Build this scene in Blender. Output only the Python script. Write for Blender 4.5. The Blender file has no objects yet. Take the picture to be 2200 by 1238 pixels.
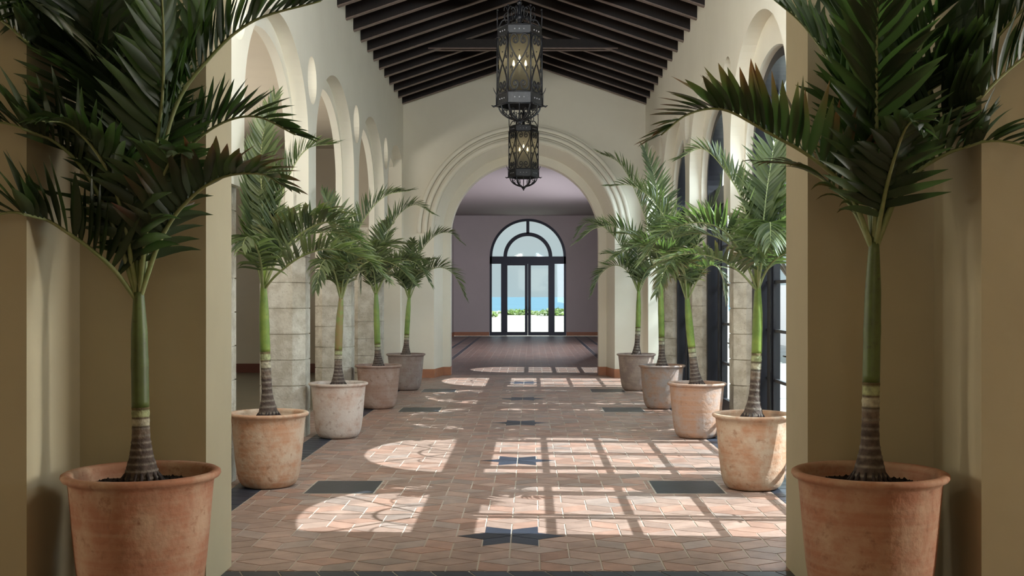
import bpy, math, random
from mathutils import Vector, Matrix, Euler
from math import sin, cos, pi, radians, sqrt, atan2

# ------------------------------------------------------------------ camera
S = bpy.context.scene
C = S.collection
F = 2500.0; CX, CY = 1141.0, 638.0          # focal length and vanishing point in the 2200x1238 frame
CAMX, CAMH = 0.14, 1.69
cam = bpy.data.cameras.new('camera'); camo = bpy.data.objects.new('camera', cam); C.objects.link(camo)
camo.location = (CAMX, 0, CAMH); camo.rotation_euler = (pi/2, 0, 0)
cam.lens = 36*F/2200; cam.sensor_width = 36
cam.shift_x = -(CX-1100)/2200; cam.shift_y = (CY-619)/2200
cam.clip_end = 9000; cam.clip_start = .05
S.camera = camo

# ------------------------------------------------------------------ world, sun, lights, exposure
S.view_settings.view_transform = 'Standard'; S.view_settings.look = 'None'
S.view_settings.gamma = 1; S.view_settings.use_curve_mapping = False
S.view_settings.exposure = 0.0
w = bpy.data.worlds.new('sky'); S.world = w; w.use_nodes = True
nt = w.node_tree; nt.nodes.clear()
out = nt.nodes.new('ShaderNodeOutputWorld'); bg = nt.nodes.new('ShaderNodeBackground')
tc = nt.nodes.new('ShaderNodeTexCoord'); sep = nt.nodes.new('ShaderNodeSeparateXYZ'); cr = nt.nodes.new('ShaderNodeValToRGB')
nt.links.new(tc.outputs['Generated'], sep.inputs[0]); nt.links.new(sep.outputs['Z'], cr.inputs[0])
cr.color_ramp.elements[0].position = 0.0; cr.color_ramp.elements[0].color = (.50, .62, .66, 1)
cr.color_ramp.elements[1].position = 0.5; cr.color_ramp.elements[1].color = (.30, .48, .66, 1)
e = cr.color_ramp.elements.new(.09); e.color = (.54, .60, .60, 1)
nt.links.new(cr.outputs[0], bg.inputs[0]); bg.inputs[1].default_value = 1.0
nt.links.new(bg.outputs[0], out.inputs[0])

sd = bpy.data.lights.new('sun', 'SUN'); sd.energy = 12.5; sd.angle = radians(.25); sd.color = (.88, .96, 1.0)
so = bpy.data.objects.new('sun', sd); C.objects.link(so)
so.rotation_euler = Vector((-1.1, .066, -1)).to_track_quat('-Z', 'Y').to_euler()

def area(name, loc, to, sx, sy, power, col=(1, 1, 1), spread=180):
    l = bpy.data.lights.new(name, 'AREA'); l.shape = 'RECTANGLE'; l.size = sx; l.size_y = sy; l.energy = power; l.color = col
    o = bpy.data.objects.new(name, l); C.objects.link(o); o.location = loc
    o.rotation_euler = (Vector(to)-Vector(loc)).to_track_quat('-Z', 'Y').to_euler(); l.spread = radians(spread); return o
# added fill lamp inside the hall above the portal, out of the frame
area('hall_fill_cool', (1.4, 7.5, 5.0), (-1.6, 20, 3.0), 1.6, 1.2, 165, (.76, .88, 1), 148)
# added lamp boosting the sky light that enters through the windows
area('terrace_sky_fill', (5.2, 16, 5.0), (-2.4, 16, 2.2), 17, 1.8, 1900, (.80, .91, 1))
# added fill lamps at the two ends of the portal recess, above the frame
area('recess_fill_right', (2.40, 6.38, 4.2), (-2.47, 6.38, 1.7), .6, 1.4, 62, (1, .98, .93))
area('recess_fill_left', (-2.40, 6.38, 4.2), (2.47, 6.38, 1.7), .6, 1.4, 30, (1, .93, .76))
# added fill lamps in the first bay, on either side behind the portal
area('first_bay_fill_right', (2.48, 7.68, 2.0), (-2.4, 7.5, 1.2), .55, 2.6, 46, (1, .98, .94))
area('first_bay_fill_left', (-2.50, 7.60, 2.2), (2.4, 7.6, 1.0), .35, 2.4, 17, (1, .96, .84))
area('hall_fill_warm', (-1.4, 7.5, 5.0), (1.6, 21, 3.0), 1.6, 1.2, 150, (1, .93, .76), 148)  # second added hall fill, warmer, aimed towards the right wall
# added fill lamps at the sides and back of the fore-room
area('foreroom_fill_right', (10.9, 5.42, 2.8), (-3.5, 6.0, 2.2), .7, 2.6, 640, (1, .98, .91))
area('foreroom_fill_left', (-10.9, 5.42, 2.6), (3.5, 6.0, 2.0), .7, 2.2, 215, (1, .92, .74))
area('foreroom_fill_back', (0.6, -3.0, 3.2), (0, 6, 1.0), 3.2, 2.0, 32, (1, .94, .80))
area('aisle_fill', (-6.4, 15.5, 2.6), (-4.2, 15.5, 5.0), 12, 1.0, 360, (1, .95, .86))  # added fill lamp brightening the upper aisle
area('garden_room_fill', (3.0, 40, 2.6), (-3, 41, 2.5), 16, 2.5, 1000, (.90, .90, 1))  # added fill lamp brightening the garden room

rnd = random.Random(7)

# ------------------------------------------------------------------ helpers
def P(px, py, Y):
    """the point at depth Y that the photo shows at pixel px, py"""
    return Vector(((px-CX)*Y/F+CAMX, Y, (CY-py)*Y/F+CAMH))

class M:
    def __init__(s): s.V = []; s.F = []; s.MI = []; s.A = []; s.SM = []
    def add(s, V, Fs, mi=0, a=None, smooth=False):
        n = len(s.V); s.V += [tuple(v) for v in V]
        s.A += a if a else [(0, 0, 0, 1)]*len(V)
        for f in Fs: s.F.append([i+n for i in f]); s.MI.append(mi); s.SM.append(smooth)
    def box(s, x0, x1, y0, y1, z0, z1, mi=0, a=None):
        V = [(x, y, z) for x in (x0, x1) for y in (y0, y1) for z in (z0, z1)]
        s.add(V, [(0, 1, 3, 2), (4, 6, 7, 5), (0, 4, 5, 1), (2, 3, 7, 6), (0, 2, 6, 4), (1, 5, 7, 3)], mi, [a]*8 if a else None)
    def tube(s, pts, r, n=8, mi=0, cap=True, a=None, up=None):
        pts = [Vector(p) for p in pts]; k = len(pts)
        rs = r if isinstance(r, (list, tuple)) else [r]*k
        V = []; prev = None
        for i, p in enumerate(pts):
            t = (pts[min(i+1, k-1)]-pts[max(i-1, 0)]).normalized()
            if prev is None:
                ref = Vector((0, 0, 1)) if abs(t.z) < .9 else Vector((1, 0, 0))
                u = t.cross(ref).normalized()
            else:
                u = (prev - t*prev.dot(t)).normalized()
            prev = u; v = t.cross(u)
            for j in range(n):
                an = 2*pi*j/n; V.append(p+(u*cos(an)+v*sin(an))*rs[i])
        Fs = [(i*n+j, i*n+(j+1) % n, (i+1)*n+(j+1) % n, (i+1)*n+j) for i in range(k-1) for j in range(n)]
        if cap: Fs += [tuple(range(n))[::-1], tuple((k-1)*n+j for j in range(n))]
        s.add(V, Fs, mi, ([a[i] for i in range(k) for j in range(n)] if a else None), True)
    def lathe(s, prof, c=(0, 0, 0), n=48, mi=0, closed=False):
        V = [(c[0]+r*cos(2*pi*j/n), c[1]+r*sin(2*pi*j/n), c[2]+z) for r, z in prof for j in range(n)]
        k = len(prof)
        Fs = [(i*n+j, i*n+(j+1) % n, (i+1)*n+(j+1) % n, (i+1)*n+j) for i in range(k-1) for j in range(n)]
        s.add(V, Fs, mi, None, True)
    def sphere(s, c, r, n=10, m=6, mi=0):
        prof = [(r*sin(pi*i/m)+1e-5, -r*cos(pi*i/m)) for i in range(m+1)]; s.lathe(prof, c, n, mi)
    def prism(s, poly, z0, z1, mi=0, a=None, inset=0):
        n = len(poly); V = [(x, y, z0) for x, y in poly]+[(x, y, z1) for x, y in poly]
        s.add(V, [tuple(range(n))[::-1], tuple(range(n, 2*n))]+[(i, (i+1) % n, n+(i+1) % n, n+i) for i in range(n)], mi, [a]*(2*n) if a else None)
    def build(s, name, mats, parent=None, col=False):
        me = bpy.data.meshes.new(name); me.from_pydata(s.V, [], s.F)
        for m in (mats if isinstance(mats, (list, tuple)) else [mats]): me.materials.append(m)
        me.polygons.foreach_set('material_index', s.MI); me.polygons.foreach_set('use_smooth', s.SM)
        if col:
            ca = me.color_attributes.new('tint', 'FLOAT_COLOR', 'POINT')
            ca.data.foreach_set('color', [c for q in s.A for c in q])
        me.update()
        o = bpy.data.objects.new(name, me); C.objects.link(o)
        if parent: o.parent = parent
        return o

def tag(o, label, cat, group=None):
    o['label'] = label; o['category'] = cat
    if group: o['group'] = group
    return o
def empty(name, loc=(0, 0, 0)):
    o = bpy.data.objects.new(name, None); o.location = loc; o.empty_display_size = .1; C.objects.link(o); return o
def struct(o): o['kind'] = 'structure'; return o

def ext(name, outer, holes, t0, t1, axis, mat, parent=None):
    """a flat shape with holes, given real thickness t0..t1 along an axis ('x': drawn in y,z; 'y': drawn in x,z)"""
    cu = bpy.data.curves.new(name, 'CURVE'); cu.dimensions = '2D'; cu.fill_mode = 'BOTH'; cu.extrude = abs(t1-t0)/2
    for poly in [outer]+holes:
        sp = cu.splines.new('POLY'); sp.points.add(len(poly)-1); sp.use_cyclic_u = True
        for i, (x, y) in enumerate(poly): sp.points[i].co = (x, y, 0, 1)
    to = bpy.data.objects.new('tmp', cu); C.objects.link(to)
    dg = bpy.context.evaluated_depsgraph_get(); me = bpy.data.meshes.new_from_object(to.evaluated_get(dg))
    bpy.data.objects.remove(to); bpy.data.curves.remove(cu)
    mid = (t0+t1)/2
    for v in me.vertices:
        a, b, c = v.co
        v.co = (mid+c, a, b) if axis == 'x' else (a, mid-c, b)
    me.materials.clear(); me.materials.append(mat)
    for p in me.polygons: p.use_smooth = False; p.material_index = 0
    me.name = name
    o = bpy.data.objects.new(name, me); C.objects.link(o)
    if parent: o.parent = parent
    return o

def spline(pts, n=8):
    pts = [Vector(p) for p in pts]; q = [pts[0]*2-pts[1]]+pts+[pts[-1]*2-pts[-2]]; out = []
    for i in range(1, len(q)-2):
        for j in range(n):
            t = j/n; a, b, c, d = q[i-1], q[i], q[i+1], q[i+2]
            out.append(.5*((2*b)+(c-a)*t+(2*a-5*b+4*c-d)*t*t+(3*b-a-3*c+d)*t**3))
    out.append(pts[-1]); return out
def arc_pts(cx, cy, rx, ry, a0, a1, n): return [(cx+rx*cos(radians(a0+(a1-a0)*i/n)), cy+ry*sin(radians(a0+(a1-a0)*i/n))) for i in range(n+1)]

# ------------------------------------------------------------------ materials
def mat(name, col, rough=.6, metal=0, spec=.5, noise=None, bump=None):
    """noise: (scale, second colour, contrast lo, hi); bump: (scale, strength)"""
    m = bpy.data.materials.new(name); m.use_nodes = True; N = m.node_tree.nodes; L = m.node_tree.links
    b = N['Principled BSDF']; b.inputs['Base Color'].default_value = (*col, 1); b.inputs['Roughness'].default_value = rough
    b.inputs['Metallic'].default_value = metal; b.inputs['Specular IOR Level'].default_value = spec
    g = N.new('ShaderNodeNewGeometry')
    if noise:
        for k, ns in enumerate(noise if isinstance(noise, list) else [noise]):
            sc, c2, lo, hi = ns
            n = N.new('ShaderNodeTexNoise'); n.inputs['Scale'].default_value = sc; n.inputs['Detail'].default_value = 8; n.inputs['Roughness'].default_value = .62
            L.new(g.outputs['Position'], n.inputs['Vector'])
            mr = N.new('ShaderNodeMapRange'); mr.inputs[1].default_value = lo; mr.inputs[2].default_value = hi
            L.new(n.outputs['Fac'], mr.inputs[0])
            mx = N.new('ShaderNodeMix'); mx.data_type = 'RGBA'; L.new(mr.outputs[0], mx.inputs[0])
            if b.inputs['Base Color'].links: L.new(b.inputs['Base Color'].links[0].from_socket, mx.inputs[6])
            else: mx.inputs[6].default_value = (*col, 1)
            mx.inputs[7].default_value = (*c2, 1); L.new(mx.outputs[2], b.inputs['Base Color'])
    if bump:
        n = N.new('ShaderNodeTexNoise'); n.inputs['Scale'].default_value = bump[0]; n.inputs['Detail'].default_value = 6
        L.new(g.outputs['Position'], n.inputs['Vector'])
        bp = N.new('ShaderNodeBump'); bp.inputs['Strength'].default_value = bump[1]; bp.inputs['Distance'].default_value = .02
        L.new(n.outputs['Fac'], bp.inputs['Height']); L.new(bp.outputs[0], b.inputs['Normal'])
    return m
def nodes(m): return m.node_tree.nodes, m.node_tree.links, m.node_tree.nodes['Principled BSDF']

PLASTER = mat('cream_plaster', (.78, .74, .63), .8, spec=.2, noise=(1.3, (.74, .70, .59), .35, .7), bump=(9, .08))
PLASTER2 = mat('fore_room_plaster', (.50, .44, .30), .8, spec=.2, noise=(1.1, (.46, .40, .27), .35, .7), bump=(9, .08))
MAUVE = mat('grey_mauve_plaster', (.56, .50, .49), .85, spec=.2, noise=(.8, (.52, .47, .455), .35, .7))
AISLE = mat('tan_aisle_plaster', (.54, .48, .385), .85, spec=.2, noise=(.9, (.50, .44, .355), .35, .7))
CORAL = mat('coral_stone', (.45, .405, .32), .9, spec=.2, noise=[(6, (.62, .58, .49), .4, .6), (38, (.30, .26, .20), .60, .72)], bump=(40, .5))
WOOD = mat('dark_stained_timber', (.009, .004, .003), .5, spec=.25, noise=(14, (.006, .003, .002), .4, .65))
EDGE_BOUNCE = mat('timber_painted_bounce', (.16, .11, .09), .5, noise=(14, (.11, .075, .06), .4, .65))  # paler timber colour: floor bounce painted onto the beam undersides
DECK = mat('dark_roof_boarding', (.008, .004, .003), .7, noise=(10, (.012, .006, .005), .4, .65))
TERRA_BASE = mat('terracotta_skirting', (.42, .17, .08), .5, noise=(8, (.36, .15, .08), .4, .65))
IRON = mat('black_wrought_iron', (.006, .0065, .009), .45, metal=.2, noise=(30, (.02, .021, .027), .5, .7))
FRAME = mat('dark_bronze_window_frame', (.012, .012, .017), .4, metal=.3)
FRAMEB = mat('dark_blue_door_frame', (.012, .016, .03), .4, metal=.3)
SOIL = mat('dark_potting_soil', (.018, .013, .010), .95, spec=.1, noise=(40, (.05, .035, .025), .55, .7), bump=(60, 1))
AISLEFLOOR = mat('grey_green_polished_floor', (.16, .15, .11), .35, noise=(1.5, (.2, .16, .11), .4, .65))
SAND = mat('beach_sand', (.62, .57, .47), .95, noise=(.25, (.52, .49, .38), .4, .6))
SEA = mat('sea_water', (.12, .24, .30), .5, noise=(.03, (.14, .27, .33), .4, .6))
PAVE = mat('pale_terrace_paving', (.55, .54, .50), .8, noise=(1.2, (.48, .47, .43), .4, .6))
LOWWALL = mat('white_render', (.7, .7, .68), .85)

def glass(name, tintc, refl, diff=0):
    m = bpy.data.materials.new(name); m.use_nodes = True; N = m.node_tree.nodes; L = m.node_tree.links; N.clear()
    o = N.new('ShaderNodeOutputMaterial'); t = N.new('ShaderNodeBsdfTransparent'); t.inputs[0].default_value = (*tintc, 1)
    g = N.new('ShaderNodeBsdfGlossy'); g.inputs['Roughness'].default_value = .03; g.inputs[0].default_value = (.9, .95, .95, 1)
    mx = N.new('ShaderNodeMixShader'); mx.inputs[0].default_value = refl
    L.new(t.outputs[0], mx.inputs[1]); L.new(g.outputs[0], mx.inputs[2])
    if diff:
        d = N.new('ShaderNodeBsdfTranslucent'); d.inputs[0].default_value = (.75, .72, .62, 1)
        m2 = N.new('ShaderNodeMixShader'); m2.inputs[0].default_value = diff
        L.new(mx.outputs[0], m2.inputs[1]); L.new(d.outputs[0], m2.inputs[2]); mx = m2
    L.new(mx.outputs[0], o.inputs[0]); return m
GLASS = glass('clear_window_glass', (.96, .98, .98), .025)
SEEDY = glass('seedy_lantern_glass', (.80, .80, .78), 0, .30)

def emis(name, c, s):
    m = mat(name, c); N, L, b = nodes(m); b.inputs['Emission Color'].default_value = (*c, 1); b.inputs['Emission Strength'].default_value = s; return m
BULB = emis('glowing_candle_bulb', (1, .86, .55), 6)
IVORY = mat('ivory_candle_sleeve', (.6, .55, .42), .6)

def tinted(name, rough, spec, sc, amt, bump):
    """colour carried tile by tile in the mesh, worn by noise"""
    m = mat(name, (1, 1, 1), rough, spec=spec, bump=bump); N, L, b = nodes(m)
    a = N.new('ShaderNodeVertexColor'); a.layer_name = 'tint'
    g = N.new('ShaderNodeNewGeometry'); n = N.new('ShaderNodeTexNoise'); n.inputs['Scale'].default_value = sc; n.inputs['Detail'].default_value = 8
    L.new(g.outputs['Position'], n.inputs['Vector'])
    mr = N.new('ShaderNodeMapRange'); mr.inputs[1].default_value = .3; mr.inputs[2].default_value = .7; mr.inputs[3].default_value = 1-amt; mr.inputs[4].default_value = 1+amt
    L.new(n.outputs['Fac'], mr.inputs[0])
    v = N.new('ShaderNodeVectorMath'); v.operation = 'SCALE'; L.new(a.outputs[0], v.inputs[0]); L.new(mr.outputs[0], v.inputs['Scale'])
    L.new(v.outputs[0], b.inputs['Base Color']); return m
TILE = tinted('worn_floor_tile', .40, .45, 7, .18, (22, .12))
GROUT = mat('pale_grout', (.47, .41, .34), .9)

def pot_mat(name, base, wash, lo, hi):
    m = mat(name, base, .8, spec=.2, noise=[(5, wash, lo, hi), (17, tuple(c*.72 for c in base), .56, .70)], bump=(30, .25))
    N, L, b = nodes(m)   # throwing rings around the pot
    g = N.new('ShaderNodeNewGeometry'); mp = N.new('ShaderNodeMapping'); mp.inputs['Scale'].default_value = (.7, .7, 26)
    n = N.new('ShaderNodeTexNoise'); n.inputs['Scale'].default_value = 1.6; n.inputs['Detail'].default_value = 5
    L.new(g.outputs['Position'], mp.inputs[0]); L.new(mp.outputs[0], n.inputs['Vector'])
    mr = N.new('ShaderNodeMapRange'); mr.inputs[1].default_value = .42; mr.inputs[2].default_value = .72; mr.inputs[4].default_value = .5; L.new(n.outputs['Fac'], mr.inputs[0])
    mx = N.new('ShaderNodeMix'); mx.data_type = 'RGBA'; L.new(mr.outputs[0], mx.inputs[0])
    L.new(b.inputs['Base Color'].links[0].from_socket, mx.inputs[6]); mx.inputs[7].default_value = (*wash, 1); L.new(mx.outputs[2], b.inputs['Base Color'])
    return m

def leaf_mat(name, dark, light, dry):
    m = bpy.data.materials.new(name); m.use_nodes = True; N = m.node_tree.nodes; L = m.node_tree.links; N.clear()
    o = N.new('ShaderNodeOutputMaterial'); b = N.new('ShaderNodeBsdfPrincipled'); tr = N.new('ShaderNodeBsdfTranslucent'); mx = N.new('ShaderNodeMixShader')
    a = N.new('ShaderNodeVertexColor'); a.layer_name = 'tint'; sp = N.new('ShaderNodeSeparateColor'); L.new(a.outputs[0], sp.inputs[0])
    m1 = N.new('ShaderNodeMix'); m1.data_type = 'RGBA'; L.new(sp.outputs[0], m1.inputs[0]); m1.inputs[6].default_value = (*dark, 1); m1.inputs[7].default_value = (*light, 1)
    m2 = N.new('ShaderNodeMix'); m2.data_type = 'RGBA'; L.new(sp.outputs[1], m2.inputs[0]); L.new(m1.outputs[2], m2.inputs[6]); m2.inputs[7].default_value = (*dry, 1)
    L.new(m2.outputs[2], b.inputs['Base Color']); b.inputs['Roughness'].default_value = .42; b.inputs['Specular IOR Level'].default_value = .45
    v = N.new('ShaderNodeVectorMath'); v.operation = 'MULTIPLY'; L.new(m2.outputs[2], v.inputs[0]); v.inputs[1].default_value = (1.5, 2.0, .8)
    L.new(v.outputs[0], tr.inputs[0]); mx.inputs[0].default_value = .32
    L.new(b.outputs[0], mx.inputs[1]); L.new(tr.outputs[0], mx.inputs[2]); L.new(mx.outputs[0], o.inputs[0]); return m
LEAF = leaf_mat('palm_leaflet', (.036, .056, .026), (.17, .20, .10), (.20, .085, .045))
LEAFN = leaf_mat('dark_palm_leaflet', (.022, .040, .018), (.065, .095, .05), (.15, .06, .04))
STALK = mat('palm_leaf_stalk', (.20, .25, .09), .5, noise=(12, (.28, .3, .14), .4, .65))
SHAFT = mat('green_crownshaft', (.13, .20, .035), .45, noise=[(9, (.20, .27, .05), .4, .65), (30, (.08, .09, .03), .62, .75)])
SHAFTB = mat('brown_green_crownshaft', (.20, .14, .05), .5, noise=[(9, (.15, .19, .04), .45, .6)])
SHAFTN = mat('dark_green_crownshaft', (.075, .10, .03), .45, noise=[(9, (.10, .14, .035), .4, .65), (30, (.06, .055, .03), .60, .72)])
TRUNK = tinted('ringed_palm_trunk', .85, .2, 30, .35, (50, .5))
FOLI = leaf_mat('garden_foliage', (.08, .18, .03), (.22, .36, .07), (.3, .35, .05))
DUNE = leaf_mat('dune_foliage', (.22, .27, .15), (.36, .40, .24), (.4, .38, .25))
BARK = mat('grey_brown_bark', (.16, .12, .09), .9, noise=(20, (.1, .08, .06), .4, .65))

# ------------------------------------------------------------------ the setting
W = 2.53            # half width of the hall
PITCH = 3.6
PIERS = [10.6-3.25+PITCH*k for k in range(1, 5)]      # 10.95 ...
PIERS = [10.6, 14.2, 17.8, 21.4]
ARCHC = [8.8, 12.4, 16.0, 19.6, 23.2]
YP0, YP1 = 6.73, 7.30     # portal wall
YE = 24.3                 # end wall
EAVE, RIDGE = 5.70, 6.56
YB = 50.3                 # far wall of the garden room

# --- floor: rhombus tiles, dark borders and stars laid as real tiles
def clip(poly, nx, ny, d):       # keep nx*x+ny*y <= d
    o = []
    for i in range(len(poly)):
        a, b = poly[i], poly[(i+1) % len(poly)]
        da = nx*a[0]+ny*a[1]-d; db = nx*b[0]+ny*b[1]-d
        if da <= 0: o.append(a)
        if da*db < 0: t = da/(da-db); o.append((a[0]+(b[0]-a[0])*t, a[1]+(b[1]-a[1])*t))
    return o
def cliprect(p, x0, x1, y0, y1):
    for c in ((1, 0, x1), (-1, 0, -x0), (0, 1, y1), (0, -1, -y0)):
        p = clip(p, *c)
        if len(p) < 3: return []
    return p
def shrink(poly, g):
    cx = sum(p[0] for p in poly)/len(poly); cy = sum(p[1] for p in poly)/len(poly); o = poly
    n = len(poly); A = sum(poly[i][0]*poly[(i+1) % n][1]-poly[(i+1) % n][0]*poly[i][1] for i in range(n))
    if A < 0: poly = poly[::-1]
    o = poly
    for i in range(n):
        a, b = poly[i], poly[(i+1) % n]; l = math.hypot(b[0]-a[0], b[1]-a[1])
        if l < 1e-5: continue
        nx, ny = (b[1]-a[1])/l, -(b[0]-a[0])/l
        o = clip(o, nx, ny, nx*a[0]+ny*a[1]-g)
        if len(o) < 3: return []
    return o
def red():
    k = rnd.random(); b = rnd.uniform(.82, 1.15)
    c = (.325, .22, .175) if k < .6 else ((.335, .20, .15) if k < .85 else (.30, .225, .19))
    return (c[0]*b, c[1]*b, c[2]*b, 1)
def dark():
    b = rnd.uniform(.7, 1.25); return (.030*b, .036*b, .052*b, 1)
fl = M()
def tile(poly, col, z=0.0):
    p = shrink(poly, .0055)
    if len(p) >= 3: fl.prism(p, -.006, z, 0, col)
s = .225; r3 = s*sqrt(3)
STARS = [8.22, 12.0, 15.6, 19.3, 22.9]
def rhombs(x0, x1, y0, y1, cx0, cy0, stars=True):
    for j in range(int((y0-cy0)/(1.5*s))-2, int((y1-cy0)/(1.5*s))+3):
        for i in range(int((x0-cx0)/r3)-2, int((x1-cx0)/r3)+3):
            hx = cx0+(i+.5*(j % 2))*r3; hy = cy0+j*1.5*s
            v = [(hx+s*cos(radians(30+60*k)), hy+s*sin(radians(30+60*k))) for k in range(6)]; c = (hx, hy)
            for q in ((c, v[5], v[0], v[1]), (c, v[1], v[2], v[3]), (c, v[3], v[4], v[5])):
                p = cliprect(list(q), x0, x1, y0, y1)
                if len(p) < 3: continue
                if stars:
                    mx = sum(a[0] for a in q)/4; my = sum(a[1] for a in q)/4
                    if any(math.hypot(mx, my-sy) < r3*.62 for sy in STARS): continue
                tile(p, red())
BX0, BX1 = 2.22, 2.50
rhombs(-BX0, BX0, 7.17, YE+.9, 0, STARS[0])
for sy in STARS:      # six pointed stars of dark rhombs, the gaps round them filled with red half tiles
    for k in range(6):
        a = radians(60*k); pt = lambda ang, d: (d*cos(ang), sy+d*sin(ang))
        tile([(0, sy), pt(a-pi/6, s), pt(a, r3), pt(a+pi/6, s)], dark(), .001)
# side bands: dark tiles laid across, with a red strip beyond
for sgn in (-1, 1):
    y = 7.17; k = 0
    while y < YE+.9:
        h = .19
        q = [(sgn*BX0, y), (sgn*BX1, y+.07), (sgn*BX1, y+h+.07), (sgn*BX0, y+h)]
        tile(q, dark()); y += h; k += 1
    y = 7.17
    while y < YE+.9:
        tile([(sgn*BX1, y), (sgn*3.1, y), (sgn*3.1, y+.3), (sgn*BX1, y+.3)], red()); y += .3
# threshold band under the portal: slanted dark tiles, and red tiles of the fore-room
for row, (ya, yb) in enumerate(((6.92, 7.165), (6.67, 6.915))):
    x = -3.2
    while x < 3.2: tile([(x, ya), (x+.235, ya), (x+.235-.10, yb), (x-.10, yb)], dark()); x += .235
rhombs(-11, 11, -3.3, 6.66, 0.1, 0, False)
# dark square insets
for sgn in (-1, 1):
    for yc in (10.33, 17.4, 20.95):
        x0, x1 = sorted((sgn*1.22, sgn*1.81))
        fl.box(x0-.015, x1+.015, yc-.355, yc+.355, -.004, .0015, 0, (.40, .35, .29, 1))
        fl.box(x0, x1, yc-.34, yc+.34, -.004, .003, 0, (.035, .038, .045, 1))
# garden room beyond the end arch: same tiles, with shade put into their colour
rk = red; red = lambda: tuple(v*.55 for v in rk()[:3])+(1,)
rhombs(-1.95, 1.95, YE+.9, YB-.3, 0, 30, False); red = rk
for sgn in (-1, 1):
    y = YE+.9; k = 0
    while y < YB-.3:
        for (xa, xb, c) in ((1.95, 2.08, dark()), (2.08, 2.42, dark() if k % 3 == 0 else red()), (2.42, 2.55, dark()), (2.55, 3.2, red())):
            tile([(sgn*xa, y), (sgn*xb, y), (sgn*xb, y+.3), (sgn*xa, y+.3)], tuple(v*.55 for v in c[:3])+(1,))  # border tiles darkened in colour the same way
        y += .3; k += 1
floor = fl.build('floor', TILE, None, True); struct(floor)
gm = M(); gm.box(-11.2, 11.2, -3.3, 7.17, -.12, -.004); gm.box(-3.12, 3.3, 7.17, YB, -.12, -.004); o = gm.build('floor_grout_bed', GROUT, floor)
am = M(); am.box(-6.6, -3.12, 7.3, 26, -.12, -.001); struct(am.build('floor_aisle', AISLEFLOOR))

# --- arcade walls (left open to the aisle, right glazed)
def arcade(side, name, xa, xb, half, spring, rise, base, material, first=None):
    top = EAVE+.35
    pts = [(YP1, base)]
    for yc in ARCHC:
        h0 = half
        a = arc_pts(yc, spring, half, rise, 180, 0, 36)
        ys = a[0][0]
        if ys < YP1+.02: a = [(YP1+.05, base)]+[p for p in a if p[0] > YP1+.1]; pts = [(YP1, base)]
        else: pts.append((yc-half, base))
        if a[-1][0] > YE-.3: a = [p for p in a if p[0] < YE-.3]; pts += a+[(YE-.28, a[-1][1]-.02), (YE-.28, base)]
        else: pts += a+[(yc+half, base)]
    pts += [(YE, base), (YE, top), (YP1, top)]
    holes = [arc_pts(yc, 4.33, rr, rr, 0, 360*31/32, 31) for yc in PIERS for rr in [.29 if xa in (-W, W) else .25]]
    x0, x1 = sorted((xa, xb))
    return ext(name, pts, holes, x0, x1, 'x', material)
BASE = 2.70
wl = arcade(-1, 'wall_left', -W, -W-.17, 1.56, 3.52, 1.18, BASE, PLASTER); struct(wl)
o = arcade(-1, 'wall_left_inner_order', -W-.17, -W-.27, 1.50, 3.45, 1.08, BASE, PLASTER); o.parent = wl
wr = arcade(1, 'wall_right', W, W+.17, 1.56, 3.52, 1.18, BASE, PLASTER); struct(wr)
o = arcade(1, 'wall_right_inner_order', W+.17, W+.52, 1.49, 3.30, 1.04, BASE, PLASTER); o.parent = wr
# oculus backs: the round niches are closed behind
for sgn, wall in ((1, wr),):
    for yc in PIERS:
        b = M(); x0, x1 = sorted((sgn*(W+.40), sgn*(W+.53))); b.box(x0, x1, yc-.4, yc+.4, 4.33-.4, 4.33+.4)
        b.build('oculus_back', PLASTER if sgn < 0 else PLASTER, wall)

def pier_poly(cx, cy, wx, wy, ch):
    a, b = wx/2, wy/2
    return [(cx+a, cy-b+ch), (cx+a, cy+b-ch), (cx+a-ch, cy+b), (cx-a+ch, cy+b), (cx-a, cy+b-ch), (cx-a, cy-b+ch), (cx-a+ch, cy-b), (cx+a-ch, cy-b)]
def pier(sgn, cy, label):
    b = M(); z = 0; k = 0; cx = sgn*(W+.05+.28)
    H = 2.95
    while z < H-.01:
        z1 = min(z+.31, H)
        b.prism(pier_poly(cx, cy, .55, .56, .13), z+(.006 if z else 0), z1-.006)
        b.prism(pier_poly(cx, cy, .528, .538, .13), z1-.006, min(z1+.006, H)); z = z1
    o = b.build('pier', CORAL)
    tag(o, label, 'pier', 'coral stone piers')
    return o
ordn = ['nearest the camera', 'second from the camera', 'third from the camera', 'fourth and furthest from the camera']
for i, cy in enumerate(PIERS):
    pier(-1, cy, 'pale coral stone pier on the open left arcade, %s' % ordn[i])
    pier(1, cy, 'tan coral stone pier between the right-hand windows, %s' % ordn[i])
# wall ends: half piers at the portal and at the end wall
for sgn, wall in ((-1, wl), (1, wr)):
    b = M()
    x0, x1 = sorted((sgn*(W+.03), sgn*(W+.58)))
    b.box(x0, x1, 7.30, 7.42 if sgn < 0 else 8.08, 0, 6.0 if sgn > 0 else 3.6)
    b.box(x0, x1, YE-.27, YE, 0, 2.75)
    if sgn < 0: b.box(x0, x1, YP1, YE, EAVE+.2, EAVE+.34)
    o = b.build('wall_end_pier', PLASTER, wall)
    if sgn > 0:
        t = M(); t.box(x0+.1, x1+1.2, 7.30, 8.05, 0, 6); t.build('buttress', PLASTER, wall)

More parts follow.
